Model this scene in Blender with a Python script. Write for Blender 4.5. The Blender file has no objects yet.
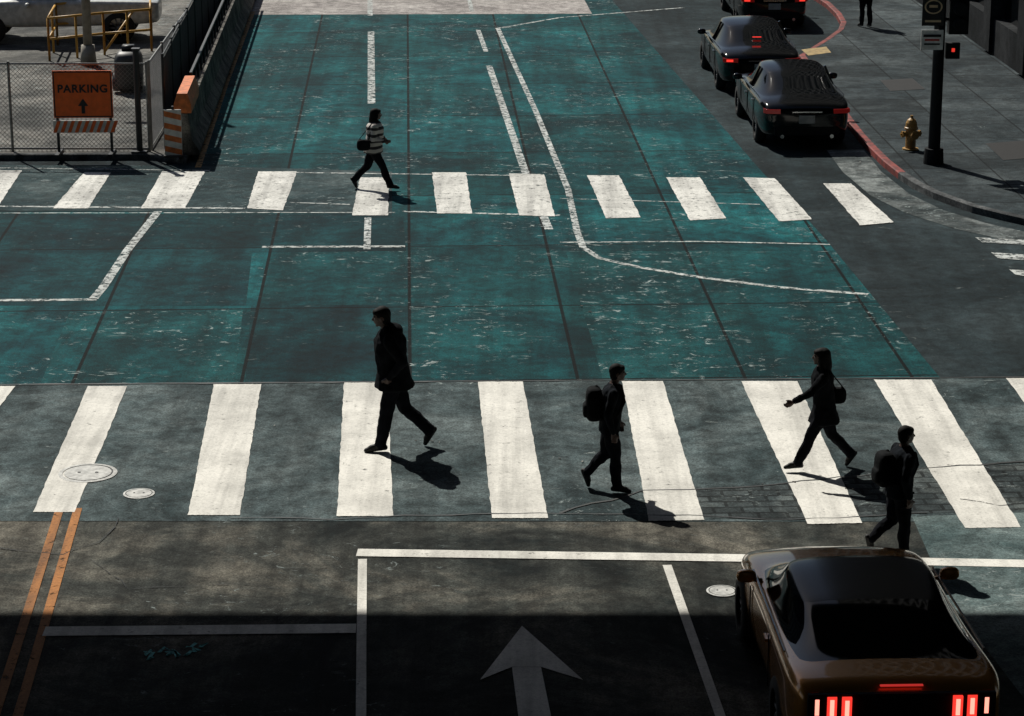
import bpy, bmesh, math, random
from mathutils import Vector, Matrix, noise
from mathutils.bvhtree import BVHTree
random.seed(7)
scene = bpy.context.scene
# ---------------------------------------------------------------- camera calibration / image pixels to ground
FP=2500.0; PITCH=math.radians(16.07); H=9.9
TH=math.radians(2.35)                       # street heading, left of +Y
SD=Vector((-math.sin(TH),math.cos(TH),0)); CD=Vector((math.cos(TH),math.sin(TH),0))
def G(px,py,z=0.0):
    """image pixel projected through the camera to a spot on the road plane (metres)"""
    up=358-py; dx=px-512
    Y=FP*math.cos(PITCH)+up*math.sin(PITCH); Z=-FP*math.sin(PITCH)+up*math.cos(PITCH)
    t=(H-z)/-Z
    return Vector((dx*t,Y*t,z))
# ---------------------------------------------------------------- materials
def NT(name):
    m=bpy.data.materials.new(name); m.use_nodes=True; nt=m.node_tree
    b=nt.nodes['Principled BSDF']; return m,nt,b
def node(nt,t,**k):
    n=nt.nodes.new(t)
    for a,v in k.items(): setattr(n,a,v)
    return n
def c4(c): return (c[0],c[1],c[2],1)
def plain(name,col,rough=.6,metal=0,coat=0,var=.15,scale=8,emit=None,es=1,bump=0,spec=.5):
    m,nt,b=NT(name); L=nt.links
    b.inputs['Roughness'].default_value=rough; b.inputs['Metallic'].default_value=metal
    b.inputs['Coat Weight'].default_value=coat; b.inputs['Coat Roughness'].default_value=.05
    b.inputs['Specular IOR Level'].default_value=spec
    if var>0 or bump:
        tc=node(nt,'ShaderNodeTexCoord'); nz=node(nt,'ShaderNodeTexNoise'); nz.inputs['Scale'].default_value=scale; nz.inputs['Detail'].default_value=5
        L.new(tc.outputs['Object'],nz.inputs['Vector'])
        r=node(nt,'ShaderNodeValToRGB'); e=r.color_ramp.elements
        e[0].position=.38; e[1].position=.62
        e[0].color=c4([x*(1-var) for x in col]); e[1].color=c4([min(1,x*(1+var)) for x in col])
        L.new(nz.outputs['Fac'],r.inputs['Fac']); L.new(r.outputs['Color'],b.inputs['Base Color'])
        if bump:
            bp=node(nt,'ShaderNodeBump'); bp.inputs['Strength'].default_value=bump; bp.inputs['Distance'].default_value=.02
            L.new(nz.outputs['Fac'],bp.inputs['Height']); L.new(bp.outputs['Normal'],b.inputs['Normal'])
    else: b.inputs['Base Color'].default_value=c4(col)
    if emit: b.inputs['Emission Color'].default_value=c4(emit); b.inputs['Emission Strength'].default_value=es
    return m
def mulc(nt,a,b_,fac=1.0):
    mx=node(nt,'ShaderNodeMix',data_type='RGBA',blend_type='MULTIPLY'); mx.inputs[0].default_value=fac
    nt.links.new(a,mx.inputs[6]); nt.links.new(b_,mx.inputs[7]); return mx.outputs[2]
def ramp(nt,src,stops,interp='LINEAR'):
    r=node(nt,'ShaderNodeValToRGB'); r.color_ramp.interpolation=interp; e=r.color_ramp.elements
    while len(e)<len(stops): e.new(.5)
    for i,(p,c) in enumerate(stops):
        e[i].position=p; e[i].color=c4(c) if not isinstance(c,(int,float)) else (c,c,c,1)
    nt.links.new(src,r.inputs['Fac']); return r.outputs['Color']
def tnoise(nt,vec,scale,detail=6,rough=.55,dist=0):
    n=node(nt,'ShaderNodeTexNoise'); n.inputs['Scale'].default_value=scale; n.inputs['Detail'].default_value=detail
    n.inputs['Roughness'].default_value=rough; n.inputs['Distortion'].default_value=dist
    nt.links.new(vec,n.inputs['Vector']); return n.outputs['Fac']
def mapping(nt,vec,loc=(0,0,0),rot=(0,0,0),scale=(1,1,1)):
    mp=node(nt,'ShaderNodeMapping'); mp.inputs['Location'].default_value=loc; mp.inputs['Rotation'].default_value=rot; mp.inputs['Scale'].default_value=scale
    nt.links.new(vec,mp.inputs['Vector']); return mp.outputs['Vector']
def ground_mat(name,dark,mid,light,big=.35,joints=None,flecks=0,rough=.85,jcol=.25,tone=(.72,1.2),seed=0,streak=.0,spk=1.0,mortar=.022,off=0.0,fmask=(.47,.58),fthr=.575,spec=.1):
    m,nt,b=NT(name); L=nt.links
    tc=node(nt,'ShaderNodeTexCoord').outputs['Object']
    v=mapping(nt,tc,loc=(seed*13.1,seed*7.7,0))
    n1=tnoise(nt,v,big,9,.66,.7)
    col=ramp(nt,n1,[(.38,dark),(.5,mid),(.62,light)])
    n2=tnoise(nt,v,3.5,9,.75,.4); col=mulc(nt,col,ramp(nt,n2,[(.38,1-.42*spk),(.62,1+.3*spk)]))
    n3=tnoise(nt,v,40,4,.85); col=mulc(nt,col,ramp(nt,n3,[(.36,1-.5*spk),(.64,1+.5*spk)]))
    if streak:      # tyre-polished streaks running with the traffic
        vs=mapping(nt,tc,rot=(0,0,-TH),scale=(1.3,.06,1)); n4=tnoise(nt,vs,1.6,6,.65)
        col=mulc(nt,col,ramp(nt,n4,[(.38,1-streak),(.62,1+.35*streak)]))
    vo=node(nt,'ShaderNodeTexVoronoi'); vo.inputs['Scale'].default_value=1.7; L.new(v,vo.inputs['Vector'])   # oil drips / gum
    col=mulc(nt,col,ramp(nt,vo.outputs['Distance'],[(.03,.4),(.09,1.0)]),.7)
    if joints:
        (o,w,h)=joints
        R=Matrix.Rotation(-TH,3,'Z'); t=-(R@Vector((o.x,o.y,0)))
        wob=mapping(nt,tc,loc=t,rot=(0,0,-TH))
        br=node(nt,'ShaderNodeTexBrick',offset=off,squash=1.0)
        br.inputs['Scale'].default_value=1; br.inputs['Mortar Size'].default_value=mortar; br.inputs['Mortar Smooth'].default_value=.3
        br.inputs['Brick Width'].default_value=w; br.inputs['Row Height'].default_value=h
        br.inputs['Color1'].default_value=(tone[0],)*3+(1,); br.inputs['Color2'].default_value=(tone[1],)*3+(1,); br.inputs['Mortar'].default_value=(jcol,)*3+(1,)
        L.new(wob,br.inputs['Vector']); col=mulc(nt,col,br.outputs['Color'])
    if flecks:
        vf=mapping(nt,tc,loc=(seed*3,0,0),rot=(0,0,.35),scale=(1,1.7,1)); nf=tnoise(nt,vf,2.6,10,.80,1.8); nm=tnoise(nt,v,.4,5,.65)
        a=ramp(nt,nf,[(fthr,0.0),(fthr+.03,1.0)]); bm=ramp(nt,nm,[(fmask[0],.0),(fmask[1],1.0)])
        f=mulc(nt,a,bm)
        mx=node(nt,'ShaderNodeMix',data_type='RGBA'); L.new(f,mx.inputs[0]); L.new(col,mx.inputs[6]); mx.inputs[7].default_value=(flecks*.9,flecks*1.04,flecks*1.02,1)
        col=mx.outputs[2]
    L.new(col,b.inputs['Base Color'])
    b.inputs['Roughness'].default_value=rough; b.inputs['Specular IOR Level'].default_value=spec
    bp=node(nt,'ShaderNodeBump'); bp.inputs['Strength'].default_value=.45; bp.inputs['Distance'].default_value=.015
    L.new(n3,bp.inputs['Height']); L.new(bp.outputs['Normal'],b.inputs['Normal'])
    return m
def paint(name,col,wear=.4,seed=0,soft=.05,dirt=.76):
    m,nt,b=NT(name); L=nt.links
    tc=node(nt,'ShaderNodeTexCoord').outputs['Object']; v=mapping(nt,tc,loc=(seed*3.3,seed*5.1,0))
    n1=tnoise(nt,v,7,10,.8); n0=tnoise(nt,v,.9,6,.65); n3=tnoise(nt,v,30,4,.8)
    c=ramp(nt,n0,[(.38,[x*dirt for x in col]),(.58,col)]); c=mulc(nt,c,ramp(nt,n3,[(.36,dirt),(.56,1.0)]))
    vt=mapping(nt,tc,rot=(0,0,-TH),scale=(2.2,.1,1)); c=mulc(nt,c,ramp(nt,tnoise(nt,vt,1.5,5,.65),[(.38,dirt),(.55,1.0)]))
    L.new(c,b.inputs['Base Color']); b.inputs['Roughness'].default_value=.75; b.inputs['Specular IOR Level'].default_value=.25
    mx=node(nt,'ShaderNodeMixShader'); tr=node(nt,'ShaderNodeBsdfTransparent')
    f=ramp(nt,n1,[(wear-soft,0.0),(wear+soft,1.0)])
    L.new(f,mx.inputs[0]); L.new(tr.outputs[0],mx.inputs[1]); L.new(b.outputs[0],mx.inputs[2])
    L.new(mx.outputs[0],nt.nodes['Material Output'].inputs['Surface'])
    return m
# ---------------------------------------------------------------- mesh helpers
def obj_from(name,verts,faces,mats,mi=None,smooth=False,parent=None):
    me=bpy.data.meshes.new(name); me.from_pydata([tuple(v) for v in verts],[],faces)
    for m in (mats if isinstance(mats,(list,tuple)) else [mats]): me.materials.append(m)
    if mi: me.polygons.foreach_set('material_index',mi)
    if smooth: me.polygons.foreach_set('use_smooth',[True]*len(me.polygons))
    me.validate(); me.update()
    o=bpy.data.objects.new(name,me); scene.collection.objects.link(o)
    if parent: o.parent=parent
    return o
def empty(name,loc=(0,0,0),rz=0):
    e=bpy.data.objects.new(name,None); e.location=loc; e.rotation_euler=(0,0,rz); scene.collection.objects.link(e); return e
def sheet(name,polys,z,mat):
    vs=[];fs=[]
    for p in polys:
        q=[G(*a) if not isinstance(a,Vector) else a for a in p]
        s=len(vs); area=sum(q[i].x*q[(i+1)%len(q)].y-q[(i+1)%len(q)].x*q[i].y for i in range(len(q)))
        if area<0: q=q[::-1]
        vs+= [Vector((a.x,a.y,z)) for a in q]; fs.append(list(range(s,s+len(q))))
    return obj_from(name,vs,fs,mat)
def strips(name,lines,z,mat,jit=0):
    """lines = [(points, width_m)]"""
    vs=[];fs=[]
    for pts,w in lines:
        q=[G(*a) for a in pts]
        if jit:
            r=[q[0]]
            for a,b in zip(q,q[1:]):
                n=max(2,int((b-a).length/.25))
                for i in range(1,n+1): r.append(a.lerp(b,i/n)+Vector((random.uniform(-jit,jit),random.uniform(-jit,jit),0)))
            q=r
        s=len(vs)
        for i,p in enumerate(q):
            d=(q[min(i+1,len(q)-1)]-q[max(i-1,0)]).normalized(); n=Vector((-d.y,d.x,0))*w/2*(random.uniform(.4,1.3) if jit else 1)
            vs+=[Vector((p.x+n.x,p.y+n.y,z)),Vector((p.x-n.x,p.y-n.y,z))]
        for i in range(len(q)-1): fs.append([s+2*i,s+2*i+1,s+2*i+3,s+2*i+2])
    return obj_from(name,vs,fs,mat)
class MB:
    """mesh builder with material tags"""
    def __init__(s): s.v=[];s.f=[];s.m=[]
    def add(s,v,f,m=0):
        o=len(s.v); s.v+=[Vector(a) for a in v]; s.f+=[[i+o for i in q] for q in f]; s.m+=[m]*len(f)
    def box(s,c,d,m=0,R=None):
        x,y,z=d[0]/2,d[1]/2,d[2]/2
        v=[Vector((a*x,b*y,e*z)) for a in(-1,1) for b in(-1,1) for e in(-1,1)]
        if R: v=[R@a for a in v]
        v=[a+Vector(c) for a in v]
        s.add(v,[[0,1,3,2],[4,6,7,5],[0,4,5,1],[2,3,7,6],[0,2,6,4],[1,5,7,3]],m)
    def beam(s,a,b,w,h,m=0):
        a=Vector(a);b=Vector(b);d=b-a
        R=d.to_track_quat('X','Z').to_matrix(); s.box((a+b)/2,(d.length,w,h),m,R)
    def rings(s,rs,m=0,cap=True):
        n=len(rs[0]); v=[p for r in rs for p in r]; f=[]
        for i in range(len(rs)-1):
            for j in range(n):
                k=(j+1)%n; f.append([i*n+j,i*n+k,(i+1)*n+k,(i+1)*n+j])
        if cap: f.append(list(range(n))[::-1]); f.append([(len(rs)-1)*n+j for j in range(n)])
        s.add(v,f,m)
    def tube(s,a,b,r0,r1=None,m=0,n=10):
        a=Vector(a);b=Vector(b);r1=r0 if r1 is None else r1
        q=(b-a).to_track_quat('Z','Y').to_matrix()
        ring=lambda c,r:[c+q@Vector((r*math.cos(t*2*math.pi/n),r*math.sin(t*2*math.pi/n),0)) for t in range(n)]
        s.rings([ring(a,r0),ring(b,r1)],m)
    def caps(s,a,r0,b,r1,m=0,n=12):
        a=Vector(a);b=Vector(b); d=b-a; q=d.to_track_quat('Z','Y').to_matrix(); ax=q@Vector((0,0,1))
        rs=[]
        for k in range(1,5):
            t=math.pi/2*(1-k/4); rs.append((a-ax*r0*math.sin(t),max(.0005,r0*math.cos(t))))
        for k in range(0,4):
            t=math.pi/2*(k/4); rs.append((b+ax*r1*math.sin(t),r1*math.cos(t)))
        rs.append((b+ax*r1,.0005)); rs.insert(0,(a-ax*r0,.0005))
        s.rings([[c+q@Vector((r*math.cos(t*2*math.pi/n),r*math.sin(t*2*math.pi/n),0)) for t in range(n)] for c,r in rs],m)
    def ell(s,c,r,m=0,R=None,n=16,e=1.0):
        c=Vector(c); rs=[]
        pw=lambda x:math.copysign(abs(x)**e,x)
        for i in range(0,11):
            ph=-math.pi/2+math.pi*i/10; cz=math.cos(ph)
            if i in(0,10): cz=.01
            ring=[]
            for t in range(n):
                a=t*2*math.pi/n
                p=Vector((r[0]*pw(math.cos(a))*pw(cz),r[1]*pw(math.sin(a))*pw(cz),r[2]*pw(math.sin(ph))))
                if R: p=R@p
                ring.append(c+p)
            rs.append(ring)
        s.rings(rs,m)
    def loft(s,st,m=0,n=20):
        s.rings([[Vector((cx+rx*math.cos(t*2*math.pi/n),cy+ry*math.sin(t*2*math.pi/n),cz)) for t in range(n)] for cx,cy,cz,rx,ry in st],m)
    def make(s,name,mats,smooth=False,parent=None):
        return obj_from(name,s.v,s.f,mats,s.m,smooth,parent)
# ---------------------------------------------------------------- ground & streets
JO=G(410,381.5)
M_base=ground_mat('asphalt_dark',(.009,.017,.020),(.018,.029,.033),(.034,.049,.054),.25,seed=1,streak=.3,flecks=.12,fthr=.6)
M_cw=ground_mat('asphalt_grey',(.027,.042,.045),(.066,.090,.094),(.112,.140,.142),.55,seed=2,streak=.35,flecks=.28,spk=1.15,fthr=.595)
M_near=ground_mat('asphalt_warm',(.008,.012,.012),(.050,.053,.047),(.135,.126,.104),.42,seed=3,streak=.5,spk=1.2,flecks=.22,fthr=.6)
GJ=(JO,2.33,4.0)
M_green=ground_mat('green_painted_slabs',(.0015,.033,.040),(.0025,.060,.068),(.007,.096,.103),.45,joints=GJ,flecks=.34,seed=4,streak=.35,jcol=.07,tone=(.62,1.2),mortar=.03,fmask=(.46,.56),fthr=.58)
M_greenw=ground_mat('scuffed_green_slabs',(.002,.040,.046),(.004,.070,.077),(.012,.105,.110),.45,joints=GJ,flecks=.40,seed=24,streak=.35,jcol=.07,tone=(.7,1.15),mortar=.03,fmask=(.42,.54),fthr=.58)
M_greend=ground_mat('shade_dark_green_slabs',(.001,.015,.020),(.0015,.028,.034),(.004,.046,.053),.45,joints=GJ,flecks=.2,seed=14,streak=.3,jcol=.10,tone=(.75,1.15),mortar=.03,fthr=.6)  # darker green: shadow band put into slab colour, also one dark panel
M_far=ground_mat('asphalt_far_crossing',(.012,.029,.033),(.027,.050,.054),(.065,.091,.093),.5,seed=5,flecks=.28)
M_conc=ground_mat('pale_concrete',(.055,.085,.087),(.105,.142,.142),(.175,.215,.21),.5,seed=6,flecks=.3)
M_gutter=ground_mat('gutter_concrete',(.028,.038,.04),(.08,.092,.092),(.2,.22,.215),.9,seed=7,flecks=.5)
M_walk=ground_mat('sidewalk_concrete',(.019,.027,.031),(.034,.044,.048),(.060,.073,.077),.5,joints=(G(905,0),1.5,1.5),seed=8,tone=(.72,1.25),jcol=.3,flecks=.16,fthr=.60)
M_lot=ground_mat('construction_lot',(.055,.056,.054),(.115,.113,.105),(.2,.19,.172),.4,seed=9,flecks=.35)
M_pave=ground_mat('brick_pavers',(.026,.035,.037),(.050,.062,.064),(.092,.106,.104),.9,joints=(JO,.34,.20),seed=10,mortar=.024,off=.5,tone=(.75,1.22),jcol=.35,flecks=.24)
M_white=paint('white_road_paint',(.80,.78,.72),.365,dirt=.76)
M_whitef=paint('scuffed_white_paint',(.76,.75,.70),.41,9,dirt=.70)
M_white2=paint('worn_white_paint',(.60,.63,.61),.48,2)
M_yel=paint('yellow_road_paint',(.44,.17,.035),.40,3,dirt=.65)
M_yel2=paint('ochre_kerb_paint',(.42,.24,.08),.44,4)
M_seam=plain('tar_seam',(.010,.012,.012),.6)
M_crack=paint('crack_filler',(.014,.017,.018),.47,8,.05)
M_iron=plain('manhole_steel',(.42,.42,.40),.6,var=.25,scale=14,bump=.3)
M_cyan=paint('utility_spray_paint',(.15,.6,.6),.44,5)

obj_from('ground',[(-1500,-1500,0),(1500,-1500,0),(1500,1500,0),(-1500,1500,0)],[[0,1,2,3]],M_base)
sheet('green_road_slabs',[[(-500,386),(0,385.5),(940,378.5),(826,240),(790,200),(762,172),(612,0),(560,-90),(300,-90),(245,12),(197,168),(185,212),(-500,212)]],.004,M_green)
sheet('green_road_slabs',[[(-500,214),(403,214.5),(406,251),(252,253),(246,306),(-500,306)],[(251,306),(409,305),(410,381.5),(245,383)]],.0052,M_greend)  # left rows: shade painted as darker slabs; second polygon: a darker panel
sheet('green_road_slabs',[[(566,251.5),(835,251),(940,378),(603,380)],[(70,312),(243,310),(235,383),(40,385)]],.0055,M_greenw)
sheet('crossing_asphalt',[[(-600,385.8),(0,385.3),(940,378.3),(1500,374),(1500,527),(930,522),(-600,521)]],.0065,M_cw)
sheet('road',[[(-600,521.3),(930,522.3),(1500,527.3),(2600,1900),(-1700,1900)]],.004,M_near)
sheet('far_crossing_asphalt',[[(-500,164),(197,166),(392,172),(392,215),(185,212),(-500,209)]],.008,M_far)
sheet('concrete_patch',[[(912,517),(1500,497),(1700,720),(1040,720),(948,600)]],.009,M_conc)
sheet('brick_paver_band',[[(640,492),(760,486),(940,467),(1500,452),(1500,494),(925,514),(790,521),(690,518)]],.0095,M_pave)
sheet('far_concrete_crossing',[[(243,15),(592,14),(580,-8),(250,-8)]],.008,ground_mat('far_pale_concrete',(.24,.22,.21),(.33,.305,.29),(.40,.375,.355),.6,seed=11))
near=[((-120,511),(-76,511),(-1+16,387),(-28,387)),
 ((33,513),(75,513),(127,387),(88,387)),((188,516),(240,516),(261,385),(214,385)),((337,517),(393,517),(388,383.5),(344,383.5)),
 ((492,519),(548,519),(523,382.5),(478,382.5)),((649,522),(704,521),(663,382),(622,382)),((808,525),(862,524),(797,382),(741,382)),
 ((965,529),(1021,528),(931,380.5),(874,380.5)),((1121,532),(1180,531),(1062,379),(1006,379)),((1280,535),(1338,534),(1195,378),(1139,378))]
def rag(q,n=40,j=.007):
    """hand-laid stripe: slightly ragged outline"""
    P=[G(*a) for a in q]; out=[]
    for i in range(4):
        a=P[i];b=P[(i+1)%4]
        for k in range(n): out.append(a.lerp(b,k/n)+Vector((random.uniform(-j,j),random.uniform(-j,j),0)))
    return out
sheet('crosswalk',[rag(q) for q in near],.014,M_white)
far=[((-130,206),(-95,206),(-58,170),(-86,170)),((-36,207),(-2,207),(22,171),(-8,171)),((53,209),(88,209),(111,173),(84,173)),((141,209),(185,209),(205,172),(162,172)),((247,209),(283,211),(297,172),(258,172)),
 ((352,216),(388,216),(389,178),(360,178)),((437,214),(472,214),(466,173),(432,173)),((519,216),(555,217),(544,175),(509,174)),
 ((606,219),(641,218),(619,176),(587,176)),((690,221),(726,219),(700,178),(666,178)),((779,222),(812,220),(775,179),(743,178)),((860,226),(894,223),(851,184),(823,184))]
sheet('crosswalk',[rag(q,24,.009) for q in far],.014,M_whitef)
sheet('crosswalk',[[(975,238),(1200,250),(1205,255),(982,243)],[(991,253),(1210,268),(1216,275),(998,259)],[(1009,270),(1220,285),(1226,292),(1016,276)],[(1028,287),(1240,303),(1246,310),(1035,293)]],.014,M_white2)
strips('crosswalk_edge_line',[([(-200,166),(210,171)],.06),([(290,173),(520,176)],.08),([(-200,214),(395,213)],.05),([(-200,205),(245,209)],.10),([(402,212),(560,216)],.1),([(290,203),(350,205)],.06),([(560,199),(760,205)],.05)],.0125,M_white2)
strips('stop_line',[([(357,553.5),(742,559),(1400,572)],.235)],.014,M_white)
strips('stop_line',[([(44,632.5),(356,629.5)],.25)],.0145,M_white)
strips('lane_line',[([(362.5,560),(361.5,640),(360,900)],.10)],.0135,M_white)
strips('lane_line',[([(667,566),(720,716),(790,920)],.10)],.0135,M_white)
strips('double_yellow_line',[([(60,509),(16,650),(-70,920)],.10),([(78,509),(26,690),(-55,960)],.10)],.0135,M_yel)
sheet('direction_arrow',[[(522,627),(583,681),(541,668),(512,668),(480,681)],[(512,668.3),(541,668.3),(552,722),(600,960),(540,960),(519,722)]],.0138,M_white)
strips('lane_line',[([(371,32),(371.5,104)],.17),([(370,-20),(370,16)],.14),([(372,178),(369,215)],.18),([(368,218),(367,250)],.12)],.0137,M_white2)
strips('lane_line',[([(489,66),(525,172),(549,230)],.15),([(478,30),(486,52)],.12),([(468,-5),(472,12)],.12)],.0133,M_white2)
strips('lane_line',[([(498,29),(535,110),(568,190),(577,232),(583,248),(600,259),(640,268),(700,278),(780,288),(868,295)],.12)],.0129,M_white2)
strips('lane_line',[([(496,29),(560,18),(684,8)],.10)],.0126,M_white2)
strips('lane_line',[([(262,247.5),(405,247)],.13),([(560,243),(700,242),(830,245)],.07)],.0122,M_white2)
strips('lane_line',[([(158,212),(128,250),(103,288),(93,300)],.15),([(97,300),(60,300.5),(-200,302)],.13)],.0119,M_white2)
strips('tar_seam',[([(-400,387),(0,385.5),(480,382),(940,378.5),(1400,375)],.05)],.0155,M_seam,.012)
strips('road_crack',[([(230,519),(330,520),(430,516),(560,514),(690,517),(790,521),(925,514)],.03),([(560,514),(640,492),(760,487),(940,468),(1200,452)],.035)],.0157,M_seam,.035)
strips('road_crack',[([(0,549),(60,556),(95,545),(120,520)],.02),([(960,500),(1000,508),(1080,500)],.025),([(90,560),(130,590),(250,585),(340,600)],.012)],.0157,M_crack,.05)
strips('barrier_edge_line',[([(253,12),(226,84),(198,168)],.12)],.0127,M_yel2)
L=[]
for x in (150,164,176,190,204):
    for k in range(2):
        a=(x+random.uniform(-5,5),650+random.uniform(-5,5)); b=(a[0]+random.uniform(-9,9),a[1]+random.uniform(-7,9)); c=(b[0]+random.uniform(-8,8),b[1]+random.uniform(-6,6)); L.append(([a,b,c],.04))
strips('utility_marking',L,.0141,M_cyan)
def manhole(px,py,r):
    c=G(px,py); mb=MB(); n=40
    for (ra,rb,z0,z1) in ((r,r*.86,.016,.020),(r*.86,r*.80,.013,.013),(r*.80,.001,.02,.023)):
        A=[(c.x+ra*math.cos(t*2*math.pi/n),c.y+ra*math.sin(t*2*math.pi/n),z0) for t in range(n)]
        B=[(c.x+rb*math.cos(t*2*math.pi/n),c.y+rb*math.sin(t*2*math.pi/n),z1) for t in range(n)]
        mb.rings([A,B],1 if ra==r*.86 else 0,cap=False)
    mb.tube((c.x+r*.3,c.y,.02),(c.x+r*.3,c.y,.026),r*.06,m=1); mb.tube((c.x-r*.3,c.y,.02),(c.x-r*.3,c.y,.026),r*.06,m=1)
    mb.make('manhole_cover',[M_iron,M_seam])
manhole(88,474,.36); manhole(139,494.5,.19); manhole(722,592,.17)
mb=MB()
for (x0,y0,x1,y1,nn) in((850,160,1020,226,26),(200,165,246,20,20),(0,168,180,170,14),(60,400,900,500,12),(300,225,800,370,12)):
    for k in range(nn):
        t=random.random(); g=G(x0+(x1-x0)*t+random.uniform(-12,12),y0+(y1-y0)*t+random.uniform(-4,4)); s_=random.uniform(.010,.026)
        mb.box((g.x,g.y,.022),(s_*random.uniform(1,2),s_,.006),random.choice((0,1,1,1)),Matrix.Rotation(random.random()*3,3,'Z'))
mb.make('street_litter',[plain('paper_scrap',(.35,.34,.31),.8),plain('dry_leaf',(.04,.036,.03),.8)])
# ---------------------------------------------------------------- sidewalks (raised)
M_red=plain('red_kerb_paint',(.15,.018,.013),.75,var=.5,scale=5)
M_kerb=ground_mat('kerb_concrete',(.045,.048,.05),(.08,.085,.087),(.15,.155,.155),1.2,seed=12)
def raised(name,edge,rest,z,mat,kerbmat,kw=.14,redsegs=()):
    e=[G(*a) for a in edge]; r=[G(*a) for a in rest]
    root=empty(name)
    poly=e+r; area=sum(poly[i].x*poly[(i+1)%len(poly)].y-poly[(i+1)%len(poly)].x*poly[i].y for i in range(len(poly)))
    sgn=1 if area>0 else -1
    inn=[]
    for i,p in enumerate(e):
        d=(e[min(i+1,len(e)-1)]-e[max(i-1,0)]).normalized(); inn.append(p+Vector((-d.y,d.x,0))*kw*sgn)
    q=inn+r
    if sgn<0: q=q[::-1]
    obj_from('paving',[(p.x,p.y,z) for p in q],[list(range(len(q)))],mat,parent=root)
    vs=[];fs=[];mi=[]
    for i,(a,b) in enumerate(zip(e,inn)):
        vs+=[(a.x,a.y,0),(a.x,a.y,z-.01),(a.x+(b.x-a.x)*.15,a.y+(b.y-a.y)*.15,z+.004),(b.x,b.y,z+.004),(b.x,b.y,z-.05)]
    for i in range(len(e)-1):
        for k in range(4):
            fs.append([5*i+k,5*i+k+1,5*i+k+6,5*i+k+5]); mi.append(1 if i in redsegs else 0)
    obj_from('kerb',vs,fs,[kerbmat,M_red],mi,parent=root)
    return root
edge=[(700,-110),(812,-1),(826,8),(836,18),(841,27),(838,34),(826,43),(799,60),(848,128),(858,141),(870,154),(883,167),(898,179),(915,190),(933,199),(952,206),(972,213),(1000,220),(1040,229),(1100,243),(1400,310)]
raised('sidewalk',edge,[(2600,310),(2600,60),(1400,-110)],.13,M_walk,M_kerb,redsegs=(1,2,3,4,5,6,7,8,9,10,11))
strips('gutter',[([(845,150),(862,172),(890,195),(925,212),(970,226),(1024,238),(1100,258)],.75)],.006,M_gutter)
G0=[(-500,163),(150,160),(186,164),(250,8),(284,-80)]
raised('sidewalk',G0,[(-900,-80)],.12,M_lot,M_kerb)
ty=plain('tactile_yellow',(.30,.21,.08),.7,var=.3)
sheet('tactile_paving',[[(801,55),(826,52),(831,58),(808,61)]],.136,ty)
sheet('tree_grate',[[(880,86),(912,84),(925,95),(890,97)]],.136,plain('cast_iron',(.012,.012,.012),.5))
sheet('tree_grate',[[(985,150),(1024,147),(1050,163),(1003,167)]],.136,bpy.data.materials['cast_iron'])
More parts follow.
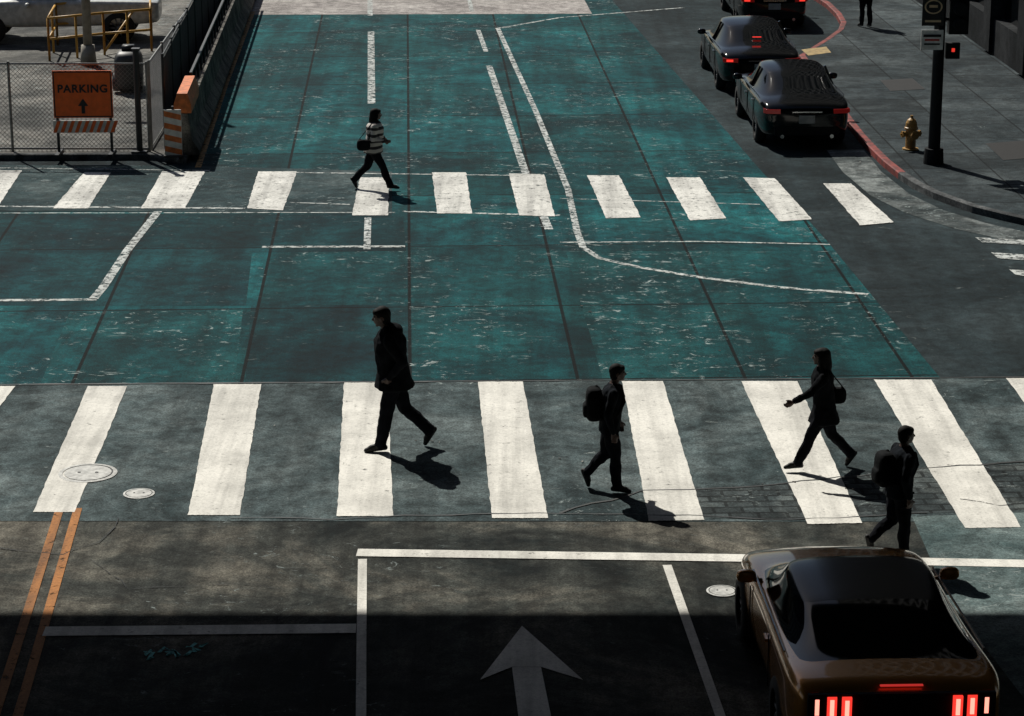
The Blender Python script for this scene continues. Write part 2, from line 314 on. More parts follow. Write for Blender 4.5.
# ---------------------------------------------------------------- vehicles
M_blk=plain('black_rubber',(.010,.010,.010),.8,var=.2)
M_well=plain('wheel_well',(.004,.004,.004),.9,var=0)
M_glass=plain('tinted_glass',(.003,.004,.005),.06,var=0,spec=.35)
M_rim=plain('wheel_alloy',(.20,.20,.21),.35,.8)
M_dred=plain('tail_lamp_red',(.12,.008,.008),.2,var=0,emit=(1,.03,.02),es=.05)
M_lred=plain('tail_lamp_lit',(.5,.02,.02),.3,var=0,emit=(1,.045,.03),es=1.1)
M_lcore=plain('tail_lamp_core',(.8,.3,.3),.3,var=0,emit=(1,.30,.22),es=1.9)
M_plate=plain('licence_plate',(.42,.42,.40),.5)
M_chrome=plain('bright_trim',(.5,.5,.5),.2,1.0)
TPL={}
def make_car(name,key,loc,rz,st,paintm,wheel=(.34,.23,1.42,-1.42),roofm=None,track=.80,muscle=False,details=None):
    """st: (y,w,zb,zs,zt,wr or None)"""
    root=empty(name,loc,rz)
    if key in TPL:
        for nm,me in TPL[key]:
            o=bpy.data.objects.new(nm,me); scene.collection.objects.link(o); o.parent=root
        return root
    mats=[paintm,M_glass,roofm or paintm,M_well]
    vs=[];fs=[];mi=[]
    for (y,w,zb,zs,zt,wr) in st:
        half=[(0,zb),(w*.85,zb),(w*.97,zb+.10),(w,zb+(zs-zb)*.55),(w*.985,zs-.07),(w*.94,zs)]
        if wr: half+=[(w*.90,zs+.015),(wr,zt-.07),(wr*.82,zt-.015),(0,zt)]
        else: half+=[(w*.86,zs+(zt-zs)*.35),(w*.66,zs+(zt-zs)*.7),(w*.4,zs+(zt-zs)*.92),(0,zt)]
        ring=[(x,y,z) for x,z in half]+[(-x,y,z) for x,z in half[-2:0:-1]]
        vs+=ring
    n=len(half)*2-2
    for i in range(len(st)-1):
        ca,cb=st[i][5] is not None,st[i+1][5] is not None
        for j in range(n):
            k=(j+1)%n; fs.append([i*n+j,i*n+k,(i+1)*n+k,(i+1)*n+j])
            jj=j if j<len(half)-1 else n-1-j
            t=0
            if jj==6 and (ca or cb): t=1
            if jj in(7,8): t=1 if ca!=cb else (2 if ca else 0)
            mi.append(t)
    fs.append(list(range(n))); mi.append(0); fs.append([(len(st)-1)*n+j for j in range(n)][::-1]); mi.append(0)
    fs=[f[::-1] for f in fs]
    b=obj_from('body',vs,fs,mats,mi,True,root)
    bm=bmesh.new(); bm.from_mesh(b.data); bmesh.ops.recalc_face_normals(bm,faces=bm.faces)
    cl=bm.edges.layers.float.new('crease_edge')
    for e in bm.edges:
        ms={f.material_index for f in e.link_faces}
        if len(ms)>1: e[cl]=.6
        elif any(set((v.index%n) for v in e.verts)=={a} for a in (4,n-4)): e[cl]=.5
    bm.to_mesh(b.data); bm.free()
    sd=b.modifiers.new('sub','SUBSURF'); sd.levels=sd.render_levels=2
    R,W,yf,yr=wheel
    cut=MB()
    for y in (yf,yr):
        for sx in(-1,1):
            cut.tube((sx*(track-.25),y,R),(sx*(track+.4),y,R),R+.06,m=3,n=28)
    c=cut.make('cutter',mats)
    bo=b.modifiers.new('arch','BOOLEAN'); bo.object=c; bo.operation='DIFFERENCE'; bo.solver='EXACT'
    dg=bpy.context.evaluated_depsgraph_get(); me=bpy.data.meshes.new_from_object(b.evaluated_get(dg))
    b.modifiers.clear(); b.data=me; bpy.data.objects.remove(c)
    for p in me.polygons: p.use_smooth=(p.material_index!=3)
    for y,nm in((yf,'front'),(yr,'rear')):
        for sx,nn in((-1,'left'),(1,'right')):
            w=MB(); n2=32; prof=[(R*.62,-.5),(R*.9,-.5),(R,-.36),(R,.36),(R*.9,.5),(R*.62,.5),(R*.6,0)]
            rs=[[Vector((sx*track+px*W,y+r*math.cos(t*2*math.pi/n2),R+r*math.sin(t*2*math.pi/n2))) for t in range(n2)] for r,px in prof]
            rs.append(rs[0]); w.rings(rs,0,cap=False)
            xo=sx*(track+W*.36)
            w.tube((sx*(track-.04),y,R),(sx*(track+.0),y,R),R*.61,m=2,n=24)
            w.tube((xo-sx*.05,y,R),(xo,y,R),R*.16,m=1,n=16)
            for k in range(10):
                a=k*math.pi/5; w.beam((xo-sx*.01,y+R*.12*math.cos(a),R+R*.12*math.sin(a)),(xo-sx*.01,y+R*.63*math.cos(a),R+R*.63*math.sin(a)),.025,.035,1)
            w.make('wheel_%s_%s'%(nm,nn),[M_blk,M_rim,M_well],True,root)
    mi_=MB(); ym=.62 if not muscle else .50
    for sx in(-1,1):
        mi_.ell((sx*1.01,ym,1.0),(.10,.06,.065),0,e=.75); mi_.beam((sx*.85,ym,.95),(sx*.97,ym,.97),.05,.03,0)
    mi_.make('mirrors',[paintm],True,root)
    if details: details(root)
    TPL[key]=[(o.name.split('.')[0],o.data) for o in root.children]
    return root
M_black=plain('black_car_paint',(.003,.0035,.004),.12,coat=.25,var=0,spec=.3)
M_gold=plain('burnt_orange_paint',(.58,.235,.03),.26,.42,coat=1,var=0)
M_roofb=plain('black_roof',(.003,.003,.003),.2,var=0,spec=.3)
SED=[(-2.45,.72,.36,.76,.80,None),(-2.38,.84,.28,.90,.94,None),(-2.05,.90,.22,.96,1.01,None),(-1.78,.92,.20,.96,1.04,None),
 (-.95,.93,.2,.95,1.38,.60),(-.35,.93,.2,.94,1.46,.64),(.3,.93,.2,.93,1.43,.62),(1.1,.92,.2,.92,1.0,None),(1.75,.91,.2,.86,.92,None),(2.25,.84,.22,.74,.78,None),(2.45,.66,.3,.58,.62,None)]
MUS=[(-2.39,.80,.42,.88,.91,None),(-2.33,.90,.32,1.01,1.05,None),(-2.05,.955,.22,1.04,1.08,None),(-1.85,.975,.2,1.04,1.09,None),
 (-.90,.95,.2,.97,1.31,.66),(-.2,.94,.2,.96,1.37,.69),(.15,.94,.2,.95,1.34,.67),(.85,.945,.2,.93,.99,None),(1.4,.95,.2,.88,.95,None),(1.85,.90,.22,.76,.82,None),(2.12,.72,.3,.58,.62,None)]
def sedan_details(root):
    d=MB()
    for sx in(-1,1):
        d.box((sx*.68,-2.405,.80),(.30,.07,.085),1,Matrix.Rotation(sx*.16,3,'Z')); d.box((sx*.835,-2.30,.805),(.05,.18,.08),1,Matrix.Rotation(sx*.1,3,'Z'))
    d.box((0,-2.455,.64),(.32,.02,.16),2); d.box((0,-2.43,.40),(1.3,.08,.16),0); d.box((0,-2.46,.79),(.6,.02,.02),3)
    for sx in(-1,1): d.tube((sx*.5,-2.52,.31),(sx*.5,-2.3,.31),.04,m=3)
    d.make('rear_fittings',[M_well,M_dred,M_plate,M_chrome,M_black],False,root)
    f=MB()
    for sx in(-1,1): f.box((sx*.66,2.27,.66),(.34,.1,.12),0,Matrix.Rotation(-sx*.35,3,'Z'))
    f.box((0,2.42,.45),(.8,.06,.2),1); f.make('front_fittings',[M_chrome,M_well],False,root)
    s=MB()
    for sx in(-1,1):
        s.beam((sx*.85,-.33,.98),(sx*.67,-.33,1.37),.05,.05,0)
        for y in(.75,-.33,-1.25): s.box((sx*.928,y,.66),(.012,.012,.5),1)
        s.box((sx*.935,-.1,.80),(.03,.14,.025),2); s.box((sx*.935,-1.1,.82),(.03,.14,.025),2)
        s.beam((sx*.885,.95,.955),(sx*.875,-1.6,.985),.015,.015,2)
    s.make('side_trim',[M_black,M_well,M_chrome],False,root)
def place_car(px,py,L,rz):
    p=G(px,py); return (p.x-math.sin(rz)*L/2, p.y+math.cos(rz)*L/2, 0)
for (px,py,bright) in ((806,151,False),(761,96,True),(774,31,True)):
    r=make_car('parked_car','sedan',place_car(px,py,4.9,TH),TH,SED,M_black,(.335,.22,1.45,-1.42),details=sedan_details)
    if bright:
        d=MB()
        for sx in(-1,1): d.box((sx*.72,-2.437,.80),(.15,.02,.05),0,Matrix.Rotation(sx*.16,3,'Z'))
        d.box((0,-1.53,1.19),(.20,.03,.014),0); d.make('lit_lamps',[M_lred],False,r)
def mus_details(mus):
    d=MB()
    for sx in(-1,1):
        for k in range(3):
            d.box((sx*(.49+.13*k),-2.40+.018*k,.875),(.085,.05,.20),1); d.box((sx*(.49+.13*k),-2.425+.018*k,.875),(.036,.02,.15),2)
    d.box((0,-2.37,.87),(1.66,.05,.25),0); d.box((0,-2.42,.60),(.34,.02,.16),3); d.box((0,-2.36,.38),(1.3,.1,.2),0)
    d.box((0,-2.335,1.05),(.38,.03,.010),5)
    for sx in(-1,1): d.tube((sx*.55,-2.48,.3),(sx*.55,-2.2,.3),.05,m=4)
    d.make('rear_fittings',[M_well,M_lred,M_lcore,M_plate,M_chrome,plain('brake_strip',(.3,.02,.02),.3,var=0,emit=(1,.05,.04),es=.45)],False,mus)
    s=MB()
    for sx in(-1,1):
        s.box((sx*.948,.62,.60),(.012,.012,.5),1); s.box((sx*.948,-.72,.62),(.012,.012,.52),1); s.box((sx*.955,-.55,.78),(.03,.15,.03),0)
        s.box((sx*.60,1.98,.64),(.28,.1,.10),2,Matrix.Rotation(-sx*.4,3,'Z'))
        s.beam((sx*.90,.78,.955),(sx*.915,-1.5,1.035),.016,.018,2)
    s.box((0,2.10,.48),(1.0,.06,.22),1)
    s.make('body_trim',[M_gold,M_well,M_chrome],False,mus)
make_car('sports_car','muscle',(3.34,22.66,0),math.radians(2.1),MUS,M_gold,(.35,.26,1.30,-1.30),roofm=M_roofb,muscle=True,track=.84,details=mus_details)
PK=[(-2.6,.80,.5,.98,1.0,None),(-2.55,.92,.45,1.05,1.06,None),(-.6,.94,.4,1.08,1.10,None),(-.5,.94,.4,1.08,1.80,.70),(.1,.94,.4,1.08,1.86,.72),(.5,.94,.4,1.08,1.82,.70),(1.2,.94,.4,1.08,1.16,None),(2.2,.92,.4,1.02,1.1,None),(2.55,.88,.45,.95,1.0,None),(2.62,.75,.5,.85,.9,None)]
p=G(52,50)
M_wh=plain('off_white_paint',(.5,.5,.48),.4,coat=.5)
make_car('pickup_truck','pickup',(p.x,p.y+1,.12),math.radians(94),PK,M_wh,(.4,.26,1.6,-1.6),track=.82)
# ---------------------------------------------------------------- left corner works
M_oran=plain('orange_sign_face',(.80,.125,.010),.5,var=.08)
M_or2=plain('orange_plastic',(.55,.14,.025),.6,var=.25)
M_ink=plain('black_sign_ink',(.01,.01,.01),.6,var=0)
M_galv=plain('galvanised_steel',(.22,.22,.21),.45,.6)
M_dk=plain('dark_steel',(.014,.016,.018),.5)
M_yr=plain('yellow_safety_paint',(.50,.27,.04),.5)
M_wb=plain('white_board',(.6,.6,.56),.6)
M_krail=ground_mat('barrier_concrete',(.06,.058,.053),(.13,.122,.11),(.22,.208,.18),1.2,seed=13)
M_fab=plain('windscreen_fabric',(.012,.018,.018),.9,var=.4,scale=3)
def chainfence(name,a,b,h,z0=.12,step=.09,post=2.4,mat=M_galv,fabric=False):
    a=Vector(a);b=Vector(b);d=(b-a);Ln=d.length;u=d.normalized();mb=MB();Z=Vector((0,0,1))
    n=max(1,round(Ln/post))
    for i in range(n+1):
        q=a+u*(Ln*i/n); mb.tube(q+Z*z0,q+Z*(z0+h+.05),.028,m=0); 
    for zz in(z0+.06,z0+h): mb.tube(a+Z*zz,b+Z*zz,.02,m=0,n=6)
    k=-h
    while k<Ln:
        for s in(1,-1):
            t0=max(0,k);t1=min(Ln,k+h)
            if t1>t0:
                za=t0-k; zb=t1-k
                if s<0: za=h-za; zb=h-zb
                mb.tube(a+u*t0+Z*(z0+za),a+u*t1+Z*(z0+zb),.004,m=0,n=3)
        k+=step
    if fabric: mb.box((a+b)/2+Z*(z0+h/2),(Ln,.01,h-.15),1,d.to_track_quat('X','Z').to_matrix())
    return mb.make(name,[mat,M_fab])
chainfence('chain_link_fence',G(-260,157),G(150,157.5),1.75)
chainfence('chain_link_fence',G(152,156),G(188,95),1.75)
mb=MB(); q=G(141,157); mb.tube(q+Vector((0,-.12,.12)),q+Vector((0,-.12,2.15)),.06,m=0); mb.box(q+Vector((0,-.12,2.17)),(.16,.16,.04),0); mb.box(q+Vector((0,-.12,.14)),(.3,.3,.04),0); mb.make('gate_post',[M_dk])
c=G(88,158); root=empty('parking_sign',(c.x,c.y-.25,.12),.03)
mb=MB()
for sx in(-.52,.52):
    mb.box((sx,.03,.78),(.05,.05,1.56),1); mb.box((sx,.03,.03),(.08,.7,.06),1)
mb.box((0,0,1.2),(1.16,.025,.93),0)
for (cx,cz,w,h) in((0,1.64,1.12,.02),(0,.76,1.12,.02),(-.555,1.2,.02,.9),(.555,1.2,.02,.9)): mb.box((cx,-.016,cz),(w,.008,h),2)
mb.box((0,0,.56),(1.2,.03,.24),3)
mb.make('panel',[M_oran,M_dk,M_ink,M_wb],parent=root)
st=MB()
for k in range(-4,5):
    x=k*.14; st.add([(x-.05,-.02,.445),(x+.02,-.02,.445),(x+.11,-.02,.675),(x+.04,-.02,.675)],[[0,1,2,3]],0)
st.make('stripes',[M_oran],parent=root)
ar=MB(); ar.add([(-.035,-.02,.82),(.035,-.02,.82),(.035,-.02,.97),(.10,-.02,.97),(0,-.02,1.12),(-.10,-.02,.97),(-.035,-.02,.97)],[[0,1,2,3,4,5,6]],0); ar.make('arrow',[M_ink],parent=root)
tc=bpy.data.curves.new('lettering','FONT'); tc.body='PARKING'; tc.size=.215; tc.align_x='CENTER'; tc.extrude=.004; tc.offset=.006; tc.space_character=1.12
to=bpy.data.objects.new('lettering',tc); tc.materials.append(M_ink); scene.collection.objects.link(to); to.parent=root; to.rotation_euler=(math.pi/2,0,0); to.location=(0,-.02,1.24)
a=G(184,162); b=G(243,8); u=(b-a).normalized(); R=u.to_track_quat('Y','Z').to_matrix()
prof=[(-.30,0),(-.30,.08),(-.16,.30),(-.10,.82),(.10,.82),(.16,.30),(.30,.08),(.30,0)]
for i in range(7):
    mb=MB(); y0=i*3.6+.1; y1=y0+3.5
    rs=[[R@Vector((x,y,z+.12)) for x,z in prof] for y in (y0,y0+.02,y1-.02,y1)]
    mb.rings(rs,0); o=mb.make('concrete_barrier',[M_krail]); o.location=(a.x,a.y,0)
for i in range(6):
    s_=a+u*(.8+i*4.3)-R@Vector((.42,0,0)); e_=s_+u*4.2
    chainfence('screened_fence',s_,e_,1.85,fabric=True,step=.5,post=2.1,mat=M_dk)
mb=MB()
for i in range(22):
    q=a+u*(2.6+i*.9); mb.tube(q+Vector((0,0,.9)),q+Vector((0,0,1.35)),.025,m=0,n=6)
mb.beam(a+u*2.4+Vector((0,0,1.35)),a+u*21.8+Vector((0,0,1.35)),.05,.05,0); mb.make('barrier_handrail',[M_dk])
root=empty('striped_hazard_marker',(a.x-.18,a.y-.10,.12),.05)
mb=MB(); mb.box((0,0,.48),(.34,.03,.92),0); mb.box((0,.05,.5),(.04,.06,1.0),1); mb.box((0,.08,.02),(.4,.3,.04),1); mb.make('board',[M_wb,M_dk],parent=root)
st=MB()
for k in range(4):
    z=.07+k*.23; st.add([(-.165,-.018,z+.05),(.165,-.018,z-.03),(.165,-.018,z+.08),(-.165,-.018,z+.16)],[[0,1,2,3]],0)
st.make('stripes',[M_or2],parent=root)
mb=MB()
rs=[[R@Vector((x,y,z)) for x,z in((-.17,.93),(-.17,1.1),(-.1,1.32),(.1,1.32),(.17,1.1),(.17,.93))] for y in(.1,2.2)]
mb.rings(rs,0); o=mb.make('orange_barrier_cap',[M_or2]); o.location=(a.x,a.y,.02)
q=G(89,70); mb=MB(); mb.tube(q+Vector((0,0,.12)),q+Vector((0,0,9)),.11,.08,0,16); mb.tube(q+Vector((0,0,.12)),q+Vector((0,0,.6)),.2,.16,0,16)
mb.tube(q+Vector((0,0,8.8)),q+Vector((-1.8,0,9.3)),.05,.04,0); mb.ell(q+Vector((-2.0,0,9.28)),(.35,.14,.08),0); mb.make('street_lamp',[plain('lamp_post_paint',(.30,.27,.22),.6)],True)
mb=MB()
for (x0,y0,x1,y1) in((50,66,105,60),(105,60,152,56),(58,50,152,42),(50,66,58,50),(152,56,152,42)):
    A=G(x0,y0);B=G(x1,y1)
    for zz in(.65,1.15): mb.tube((A.x,A.y,zz),(B.x,B.y,zz),.03,m=0,n=8)
    for t in(0,.5,1): Q=A.lerp(B,t); mb.tube((Q.x,Q.y,.12),(Q.x,Q.y,1.15),.03,m=0,n=8)
A=G(105,60);B=G(152,42); mb.tube((A.x,A.y,.2),(B.x,B.y,1.4),.03,m=0)
mb.make('yellow_safety_railing',[M_yr],True)
q=G(130,96); mb=MB(); mb.ell(q+Vector((0,0,.6)),(.3,.45,.45),0,e=.5); mb.box(q+Vector((0,0,1.1)),(.25,.3,.1),1); mb.tube(q+Vector((-.32,-.2,.35)),q+Vector((.32,-.2,.35)),.2,m=1,n=18); mb.make('portable_compressor',[plain('machine_paint',(.05,.05,.05),.5),M_dk],True)
# ---------------------------------------------------------------- right corner furniture
M_hyd=plain('hydrant_paint',(.34,.19,.05),.45,var=.2)
q=G(910,156); root=empty('fire_hydrant',(q.x,q.y,.13),.3)
mb=MB(); n=20
mb.loft([(0,0,0,.16,.16),(0,0,.03,.16,.16),(0,0,.035,.105,.105),(0,0,.40,.10,.10),(0,0,.41,.135,.135),(0,0,.45,.135,.135),(0,0,.46,.12,.12),(0,0,.54,.11,.11),(0,0,.60,.08,.08),(0,0,.635,.04,.04),(0,0,.64,.03,.03),(0,0,.69,.028,.028)],0,n)
for d_,r_ in(((1,0,0),.055),((-1,0,0),.055),((0,-1,0),.075)):
    D=Vector(d_); mb.tube(Vector((0,0,.32)),Vector((0,0,.32))+D*.17,r_,m=0,n=14); mb.tube(Vector((0,0,.32))+D*.17,Vector((0,0,.32))+D*.20,r_*1.25,m=0,n=6); mb.tube(Vector((0,0,.32))+D*.2,Vector((0,0,.32))+D*.23,r_*.4,m=0,n=6)
mb.make('body',[M_hyd],False,root)
q=G(933,170); root=empty('traffic_signal',(q.x,q.y,.13),0)
M_pole=plain('signal_pole_paint',(.006,.008,.009),.7,spec=.2)
mb=MB(); mb.tube((0,0,0),(0,0,6.2),.12,.09,0,18); mb.tube((0,0,0),(0,0,.3),.2,.18,0,18); mb.ell((0,0,6.2),(.1,.1,.06),0)
mb.box((.34,0,3.0),(.36,.30,.95),0); mb.box((.16,0,3.2),(.12,.06,.06),0); mb.box((.16,0,2.8),(.12,.06,.06),0)
for k,z in enumerate((3.3,3.0,2.7)):
    mb.tube((.34,-.15,z+.02),(.34,-.33,z+.02),.13,.12,0,16); mb.tube((.34,-.16,z),(.34,-.175,z),.10,m=2,n=16)
mb.box((.26,0,2.2),(.26,.2,.30),0); mb.box((.26,-.105,2.22),(.06,.012,.07),1)
mb.make('pole',[M_pole,plain('signal_red_lit',(.5,.02,.02),.4,var=0,emit=(1,.05,.03),es=.7),plain('signal_lens_off',(.02,.02,.02),.3)],False,root)
mb=MB(); mb.box((-.16,-.14,2.42),(.42,.015,.38),0); mb.box((-.16,-.14,3.0),(.42,.015,.62),1)
mb.box((-.16,-.151,2.50),(.34,.006,.05),1); mb.box((-.16,-.151,2.42),(.28,.006,.035),2); mb.box((-.16,-.151,2.34),(.3,.006,.03),1)
n=28; r0,r1=.17,.14
A=[(-.16+r0*math.cos(t*2*math.pi/n),-.15,3.05+r0*.8*math.sin(t*2*math.pi/n)) for t in range(n)];B=[(-.16+r1*math.cos(t*2*math.pi/n),-.15,3.05+r1*.8*math.sin(t*2*math.pi/n)) for t in range(n)]
mb.rings([A,B],3,cap=False)
mb.box((-.16,-.151,3.06),(.16,.006,.05),3); mb.box((-.16,-.151,2.78),(.3,.006,.04),3)
mb.make('signs',[plain('sign_white',(.7,.7,.67),.6),M_ink,plain('sign_red',(.4,.03,.02),.5),plain('sign_tan',(.6,.45,.27),.5)],False,root)
# ---------------------------------------------------------------- buildings & added shade deck
M_wall2=ground_mat('dark_stone_wall',(.008,.010,.011),(.014,.016,.018),(.026,.028,.03),.3,seed=15)
def building(name,c,w,d,h,wall,rz=TH,fl=4.0,bay=3.5):
    root=empty(name,(c[0],c[1],0),rz); g=MB(); g.box((0,0,h/2),(w-.5,d-.5,h-.3),0); g.make('windows',[M_glass],parent=root)
    b=MB(); k=0
    while k*fl<h:
        z=k*fl+(.5 if k==0 else .45); b.box((0,0,z),(w,d,1.0 if k==0 else .9),0); k+=1
    b.box((0,0,h+.3),(w+.5,d+.5,.8),0)
    b.make('floor_bands',[wall],parent=root); p=MB()
    for sgn in(-1,1):
        n=max(2,int(w/bay))
        for i in range(n+1): p.box((-w/2+.4+(w-.8)*i/n,sgn*(d/2-.15),h/2),(.7,.5,h-.4),0)
        n=max(2,int(d/bay))
        for i in range(n+1): p.box((sgn*(w/2-.15),-d/2+.4+(d-.8)*i/n,h/2),(.5,.7,h-.4),0)
    p.make('piers',[wall],parent=root)
A=G(905,0); cb=A+CD*15.1+SD*2
building('office_building',(cb.x,cb.y),30,60,60,M_wall2)
building('office_building',(-50,102),36,50,30,M_wall2)
building('office_building',(29,-4),26,36,55,M_wall2)
building('office_building',(-30,-10),26,40,55,M_wall2)
building('office_building',(0,-52),90,26,60,M_wall2)
mb=MB(); mb.box((0,23.6,15.4),(90,25.0,1.0),0); mb.box((0,36.3,15.6),(90,.4,1.8),0); mb.box((0,10.9,15.6),(90,.4,1.8),0)
for x in(-19,19):
    for y in(31,17): mb.box((x,y,7.2),(1.4,2.0,14.4),0)
    mb.box((x,24,14.6),(2.5,22,.7),0)
mb.make('added_shade_deck',[M_wall2])  # unseen deck on columns, added to cast the foreground shadow and block sky
# ---------------------------------------------------------------- people
M_skin2=plain('skin_dark',(.06,.030,.021),.5,var=.1)
M_hair=plain('dark_hair',(.005,.0045,.004),.75,var=.3,scale=40,spec=.15)
M_coat=plain('black_cloth',(.005,.006,.008),.95,var=.3,scale=6,bump=.4,spec=.08)
M_coat2=plain('charcoal_cloth',(.006,.008,.011),.95,var=.3,scale=6,bump=.4,spec=.08)
M_jean=plain('dark_trousers',(.005,.006,.009),.95,var=.3,scale=6,bump=.4,spec=.08)
M_shoe=plain('dark_shoes',(.007,.007,.007),.6,spec=.3)
M_bag=plain('black_bag_fabric',(.005,.006,.007),.85,bump=.3,spec=.1)
M_eye=plain('eye_white',(.25,.25,.25),.3); M_lip=plain('lips',(.09,.03,.026),.5)
def strip_mat():
    m,nt,b=NT('striped_sweater'); w=node(nt,'ShaderNodeTexWave',bands_direction='Z'); w.inputs['Scale'].default_value=2.3; w.inputs['Distortion'].default_value=2.5
    tc=node(nt,'ShaderNodeTexCoord'); nt.links.new(tc.outputs['Object'],w.inputs['Vector'])
    nt.links.new(ramp(nt,w.outputs['Fac'],[(.36,(.02,.018,.02)),(.5,(.50,.46,.42))]),b.inputs['Base Color']); b.inputs['Roughness'].default_value=.9; return m
M_strp=strip_mat()
def hand(mb,w,d,side):
    """w wrist, d direction of the hand; side +1 right -1 left"""
    w=Vector(w); d=Vector(d).normalized(); f=Vector((0,1,0)); lat=d.cross(Vector((side,0,0))); 
    lat=lat.normalized() if lat.length>.1 else f
    if lat.y<0: lat=-lat
    mb.caps(w,.026,w+d*.055,.030,3)
    mb.caps(w+d*.04+lat*.018,.02,w+d*.085+lat*.026,.018,3); mb.caps(w+d*.04-lat*.018,.02,w+d*.08-lat*.026,.017,3)
    inw=Vector((-side,0,0))
    for i,(o,l) in enumerate(((.032,.072),(.011,.082),(-.011,.076),(-.031,.060))):
        a=w+d*.085+lat*o; b=a+(d*.85+inw*.35).normalized()*l*.55; c=b+(d*.45+inw*.8).normalized()*l*.5
        mb.caps(a,.0095,b,.009,3,8); mb.caps(b,.009,c,.0075,3,8)
    a=w+d*.03+lat*.03; b=a+(d*.6+lat*.7).normalized()*.04; c=b+(d*.9+lat*.15+inw*.3).normalized()*.032
    mb.caps(a,.013,b,.011,3,8); mb.caps(b,.011,c,.009,3,8)
def person(name,px,py,rz,height,mats,legs,arms,lean=.04,head=(0,0),hem=.80,hemr=(.18,.135),hairlong=False,pack=False,bag=False,hood=False,bulk=1.0,deep=1.0,leg=1.12,z0=.0,turn=0,vox=.0115,hips=1.0):
    """local frame: +Y forward, X right; joints normalised for a 1.75 m figure"""
    mb=MB()
    st=[]
    for z,rx,ry,cy in((hem,hemr[0]*.9,hemr[1]*.9,0),(hem+.02,hemr[0],hemr[1],0),(.98,.168,.13,0),(1.10,.16,.125,.005),(1.25,.178,.132,.01),(1.36,.192,.13,.0),(1.43,.175,.105,-.01),(1.475,.11,.075,0),(1.50,.06,.06,0)):
        t=max(0,(z-.92)/.55); st.append((0,cy+lean*t,z,rx*bulk,ry*bulk*deep))
    mb.loft(st,0,24)
    mb.ell((0,0,.90),(.158*hips,.13*hips,.12),1)
    sh=lean*.9
    for sgn,(kn,an,toe) in zip((-1,1),legs):
        hip=Vector((sgn*.085,0,.90)); K=Vector((sgn*.095,kn[0],kn[1])); A=Vector((sgn*.10,an[0],an[1])); Tt=Vector((sgn*.115,toe[0],toe[1]))
        mb.caps(hip,.095*leg,hip.lerp(K,.5),.083*leg,1); mb.caps(hip.lerp(K,.5),.083*leg,K,.064*leg,1); mb.caps(K,.064*leg,K.lerp(A,.4)+Vector((0,-.012,0)),.062*leg,1); mb.caps(K.lerp(A,.4)+Vector((0,-.012,0)),.062*leg,A+(K-A).normalized()*.03,.056*leg,1)
        fd=(Tt-A).normalized(); upv=Vector((0,-fd.z,fd.y)) 
        heel=A-fd*.045-upv*.035; ball=A+(Tt-A)*.62
        mb.caps(A,.042,heel,.036,2); mb.caps(heel,.034,ball,.040,2); mb.caps(ball,.042,Tt,.029,2); mb.caps(A,.044,ball+upv*.015,.034,2)
    for sgn,(el,wr,hd) in zip((-1,1),arms):
        S=Vector((sgn*.185*bulk,sh,1.405)); E=Vector(el); W=Vector(wr)
        mb.caps((sgn*.10,sh,1.42),.075,S,.070,0); mb.caps(S,.068*bulk,S.lerp(E,.5),.060*bulk,0); mb.caps(S.lerp(E,.5),.060*bulk,E,.052*bulk,0); mb.caps(E,.053*bulk,W,.040,0)
        hand(mb,W+(W-E).normalized()*.02,hd,sgn)
    hx=lean*1.1+head[0]; N0=Vector((0,lean,1.46)); HC=Vector((0,hx+.025,1.645))
    mb.caps(N0,.060,HC-Vector((0,.02,.07)),.054,3)
    Rt=Matrix.Rotation(head[1],3,'X')@Matrix.Rotation(turn,3,'Z')
    def hp(x,y,z): return HC+Rt@Vector((x,y,z))
    mb.ell(HC,(.074,.093,.105),3,Rt); mb.ell(hp(0,.032,-.055),(.052,.055,.055),3,Rt)
    mb.caps(hp(0,.088,.005),.009,hp(0,.108,-.022),.014,3,8)
    mb.caps(hp(0,.068,-.098),.018,hp(0,.06,-.098),.018,3,8)
    for s in(-1,1):
        mb.caps(hp(s*.018,.085,.020),.007,hp(s*.045,.076,.020),.007,4,8)
        mb.ell(hp(s*.030,.080,.0),(.013,.010,.009),6,Rt); mb.ell(hp(s*.079,-.005,-.012),(.012,.02,.030),3,Rt)
    mb.ell(hp(0,.086,-.055),(.024,.010,.009),7,Rt)
    mb.ell(hp(0,-.022,.030),(.087,.100,.098),4,Rt); mb.ell(hp(0,-.045,-.025),(.080,.066,.085),4,Rt); mb.ell(hp(0,.035,.062),(.070,.060,.045),4,Rt)
    if hairlong:
        mb.caps(hp(0,-.05,.03),.098,hp(0,-.085,-.14),.085,4); mb.caps(hp(-.055,-.01,.0),.050,hp(-.075,-.03,-.20),.045,4); mb.caps(hp(.055,-.01,.0),.050,hp(.075,-.03,-.20),.045,4); mb.caps(hp(0,-.08,-.10),.09,hp(0,-.10,-.24),.06,4)
    if hood:
        mb.ell((0,lean-.055,1.48),(.145,.115,.09),0); mb.caps((-.08,lean+.03,1.49),.05,(.08,lean+.03,1.49),.05,0)
    if pack:
        c=Vector((0,lean*.6-.235,1.22)); mb.ell(c,(.155,.115,.235),5,e=.6); mb.ell(c+Vector((0,-.10,-.08)),(.11,.05,.10),5,e=.6); mb.caps(c+Vector((0,.03,.24)),.02,c+Vector((0,.06,.2)),.02,5)
        for s in(-1,1):
            pts=[Vector((s*.10,lean-.10,1.38)),Vector((s*.11,lean-.02,1.49)),Vector((s*.115,lean+.11,1.43)),Vector((s*.12,lean+.145,1.28)),Vector((s*.15,lean+.06,1.12)),Vector((s*.14,-.12,1.05))]
            for a_,b_ in zip(pts,pts[1:]): mb.caps(a_,.022,b_,.022,5,8)
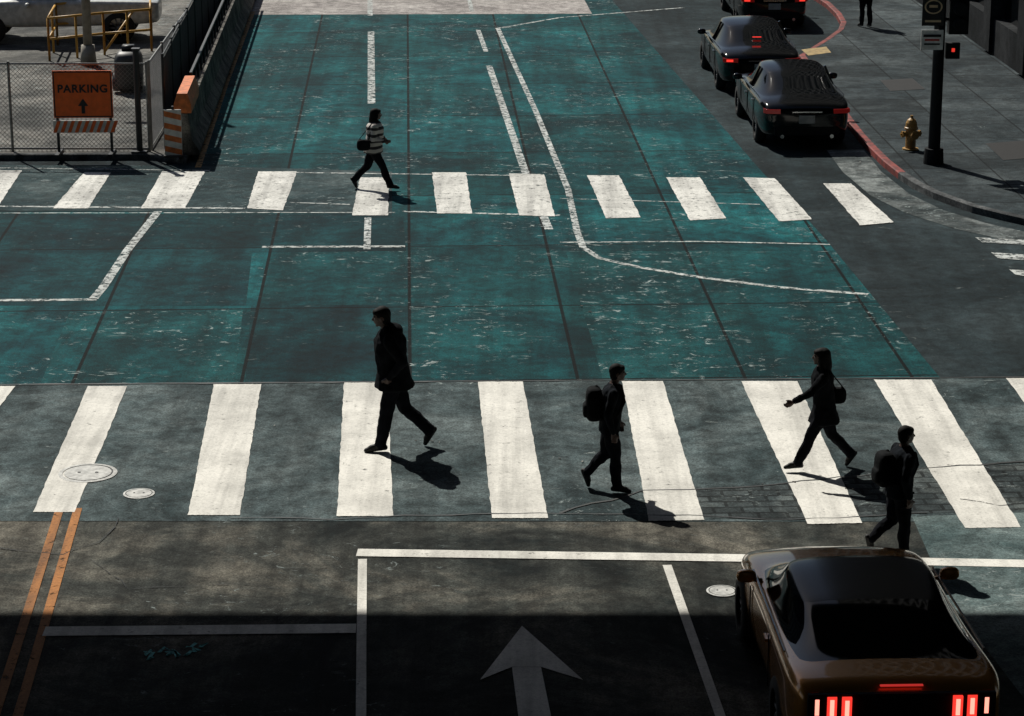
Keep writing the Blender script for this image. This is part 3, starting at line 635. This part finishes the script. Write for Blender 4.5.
    if bag:
        c=Vector((.22,-.20,1.02)); mb.ell(c,(.07,.14,.12),5,e=.6)
        for a_,b_ in (((.20,-.30,1.12),(.17,-.02,1.47)),((.20,-.10,1.12),(.19,.02,1.47))): mb.caps(a_,.012,b_,.012,5,8)
    bt=BVHTree.FromPolygons(mb.v,mb.f)
    src=mb.make('src',[M_coat])
    bm=bmesh.new(); bm.from_mesh(src.data); bmesh.ops.recalc_face_normals(bm,faces=bm.faces); bm.to_mesh(src.data); bm.free()
    r=src.modifiers.new('r','REMESH'); r.mode='VOXEL'; r.voxel_size=vox
    sm=src.modifiers.new('s','SMOOTH'); sm.factor=.5; sm.iterations=2
    dg=bpy.context.evaluated_depsgraph_get(); me=bpy.data.meshes.new_from_object(src.evaluated_get(dg)); bpy.data.objects.remove(src)
    me.materials.clear()
    for k in('top','trouser','shoe','skin','hair','bag','eye','lip'): me.materials.append(mats[k])
    idx=[mb.m[bt.find_nearest(p_.center)[2]] for p_ in me.polygons]
    vm=[3]*len(me.vertices)
    for p_,t in zip(me.polygons,idx):
        for vi in p_.vertices: vm[vi]=t
    for v in me.vertices:                                        # cloth folds
        if vm[v.index]<2:
            q_=v.co; f_=noise.noise(Vector((q_.x*9,q_.y*9,q_.z*5+3)))*.018+noise.noise(Vector((q_.x*22,q_.y*22,q_.z*14)))*.009
            v.co=q_+v.normal*f_
    me.polygons.foreach_set('material_index',idx); me.polygons.foreach_set('use_smooth',[True]*len(me.polygons)); me.update()
    o=bpy.data.objects.new(name,me); scene.collection.objects.link(o)
    g=G(px,py); k=height/1.75; o.location=(g.x,g.y,z0-.004); o.rotation_euler=(0,0,rz); o.scale=(k,k,k)
    return o
def mats(top=M_coat,tr=M_jean,sk=M_skin2,bag=M_bag,shoe=M_shoe,hair=M_hair): return dict(top=top,trouser=tr,shoe=shoe,skin=sk,hair=hair,bag=bag,eye=M_eye,lip=M_lip)
LEFT=math.radians(92); RIGHT=math.radians(-90)
dn=(0,.1,-1)
person('walking_man',395,450,LEFT,1.87,mats(),
 [((.10,.50),(.17,.09),(.34,.04)),((-.12,.50),(-.42,.20),(-.36,.045))],
 [((-.28,-.10,1.16),(-.22,.05,.97),(.5,.1,-.8)),((.28,-.10,1.16),(.22,.05,.97),(-.5,.1,-.8))],lean=.05,head=(.06,-.14),hem=.78,hemr=(.20,.165),hood=True,bulk=1.14,deep=1.28,leg=1.25)
person('walking_man',609,491,RIGHT,1.59,mats(top=M_coat2),
 [((-.04,.50),(-.30,.22),(-.27,.05)),((.08,.49),(.10,.09),(.27,.04))],
 [((-.26,.00,1.13),(-.22,.12,.93),(0,.3,-1)),((.26,-.04,1.13),(.23,.03,.90),(0,.2,-1))],lean=.04,head=(.03,.0),hem=.84,hemr=(.18,.14),pack=True,leg=1.2,bulk=1.08)
person('walking_woman',822,470,LEFT,1.56,mats(),
 [((.20,.53),(.36,.13),(.53,.09)),((-.13,.50),(-.42,.19),(-.36,.045))],
 [((-.24,.22,1.20),(-.22,.44,1.08),(0,.8,-.5)),((.25,-.12,1.15),(.24,-.05,.92),(0,.2,-1))],lean=.05,hem=.70,hemr=(.21,.19),hairlong=True,bag=True,bulk=1.06,deep=1.1,leg=1.2)
person('walking_man',896,558,RIGHT+.25,1.54,mats(top=M_coat2),
 [((-.04,.49),(-.32,.25),(-.30,.06)),((.06,.49),(.06,.09),(.23,.04))],
 [((-.25,-.02,1.13),(-.22,.10,.93),(0,.3,-1)),((.26,-.04,1.13),(.24,.03,.90),(0,.2,-1))],lean=.04,hem=.84,hemr=(.185,.145),pack=True,bulk=1.15,deep=1.1,leg=1.2)
person('walking_woman',374,190,RIGHT,1.53,mats(top=M_strp),
 [((-.14,.50),(-.43,.20),(-.38,.045)),((.20,.53),(.36,.12),(.53,.08))],
 [((-.24,-.08,1.14),(-.22,.12,1.08),(0,.8,-.1)),((.24,.02,1.15),(.2,.22,1.10),(0,.8,0))],lean=.05,hem=.82,hemr=(.18,.145),hairlong=True,bag=True,bulk=1.25,deep=1.15,leg=1.25,vox=.014)
person('standing_man',865,32,.3,1.75,mats(),
 [((.03,.50),(.02,.09),(.19,.04)),((.0,.50),(-.06,.09),(.11,.04))],
 [((-.24,0,1.13),(-.22,.06,.88),dn),((.24,0,1.13),(.22,.05,.88),dn)],lean=.0,z0=.13,vox=.016)
# ---------------------------------------------------------------- light, sky, camera
el=math.radians(47); az=Vector((.5,-.866,0))
sd=bpy.data.lights.new('sun','SUN'); sd.energy=5.0; sd.angle=math.radians(.5); sd.color=(1,.965,.885)
so=bpy.data.objects.new('sun',sd); scene.collection.objects.link(so); so.location=(-30,50,60)
dirv=Vector((az.x*math.cos(el),az.y*math.cos(el),-math.sin(el))); so.rotation_euler=dirv.to_track_quat('-Z','Y').to_euler()
w=bpy.data.worlds.new('World'); scene.world=w; w.use_nodes=True; nt=w.node_tree
sk=nt.nodes.new('ShaderNodeTexSky'); sk.sky_type='NISHITA'; sk.sun_disc=False; sk.sun_elevation=el; sk.sun_rotation=math.radians(-30)
bg=nt.nodes['Background']; bg.inputs['Strength'].default_value=.05; nt.links.new(sk.outputs[0],bg.inputs['Color'])
scene.view_settings.view_transform='Standard'; scene.view_settings.look='None'; scene.view_settings.exposure=0
cd=bpy.data.cameras.new('camera'); co=bpy.data.objects.new('camera',cd); scene.collection.objects.link(co)
co.location=(0,0,H); co.rotation_euler=(math.pi/2-PITCH,0,0); cd.sensor_width=36; cd.lens=36*FP/1024; cd.clip_end=4000; cd.clip_start=.5
scene.camera=co
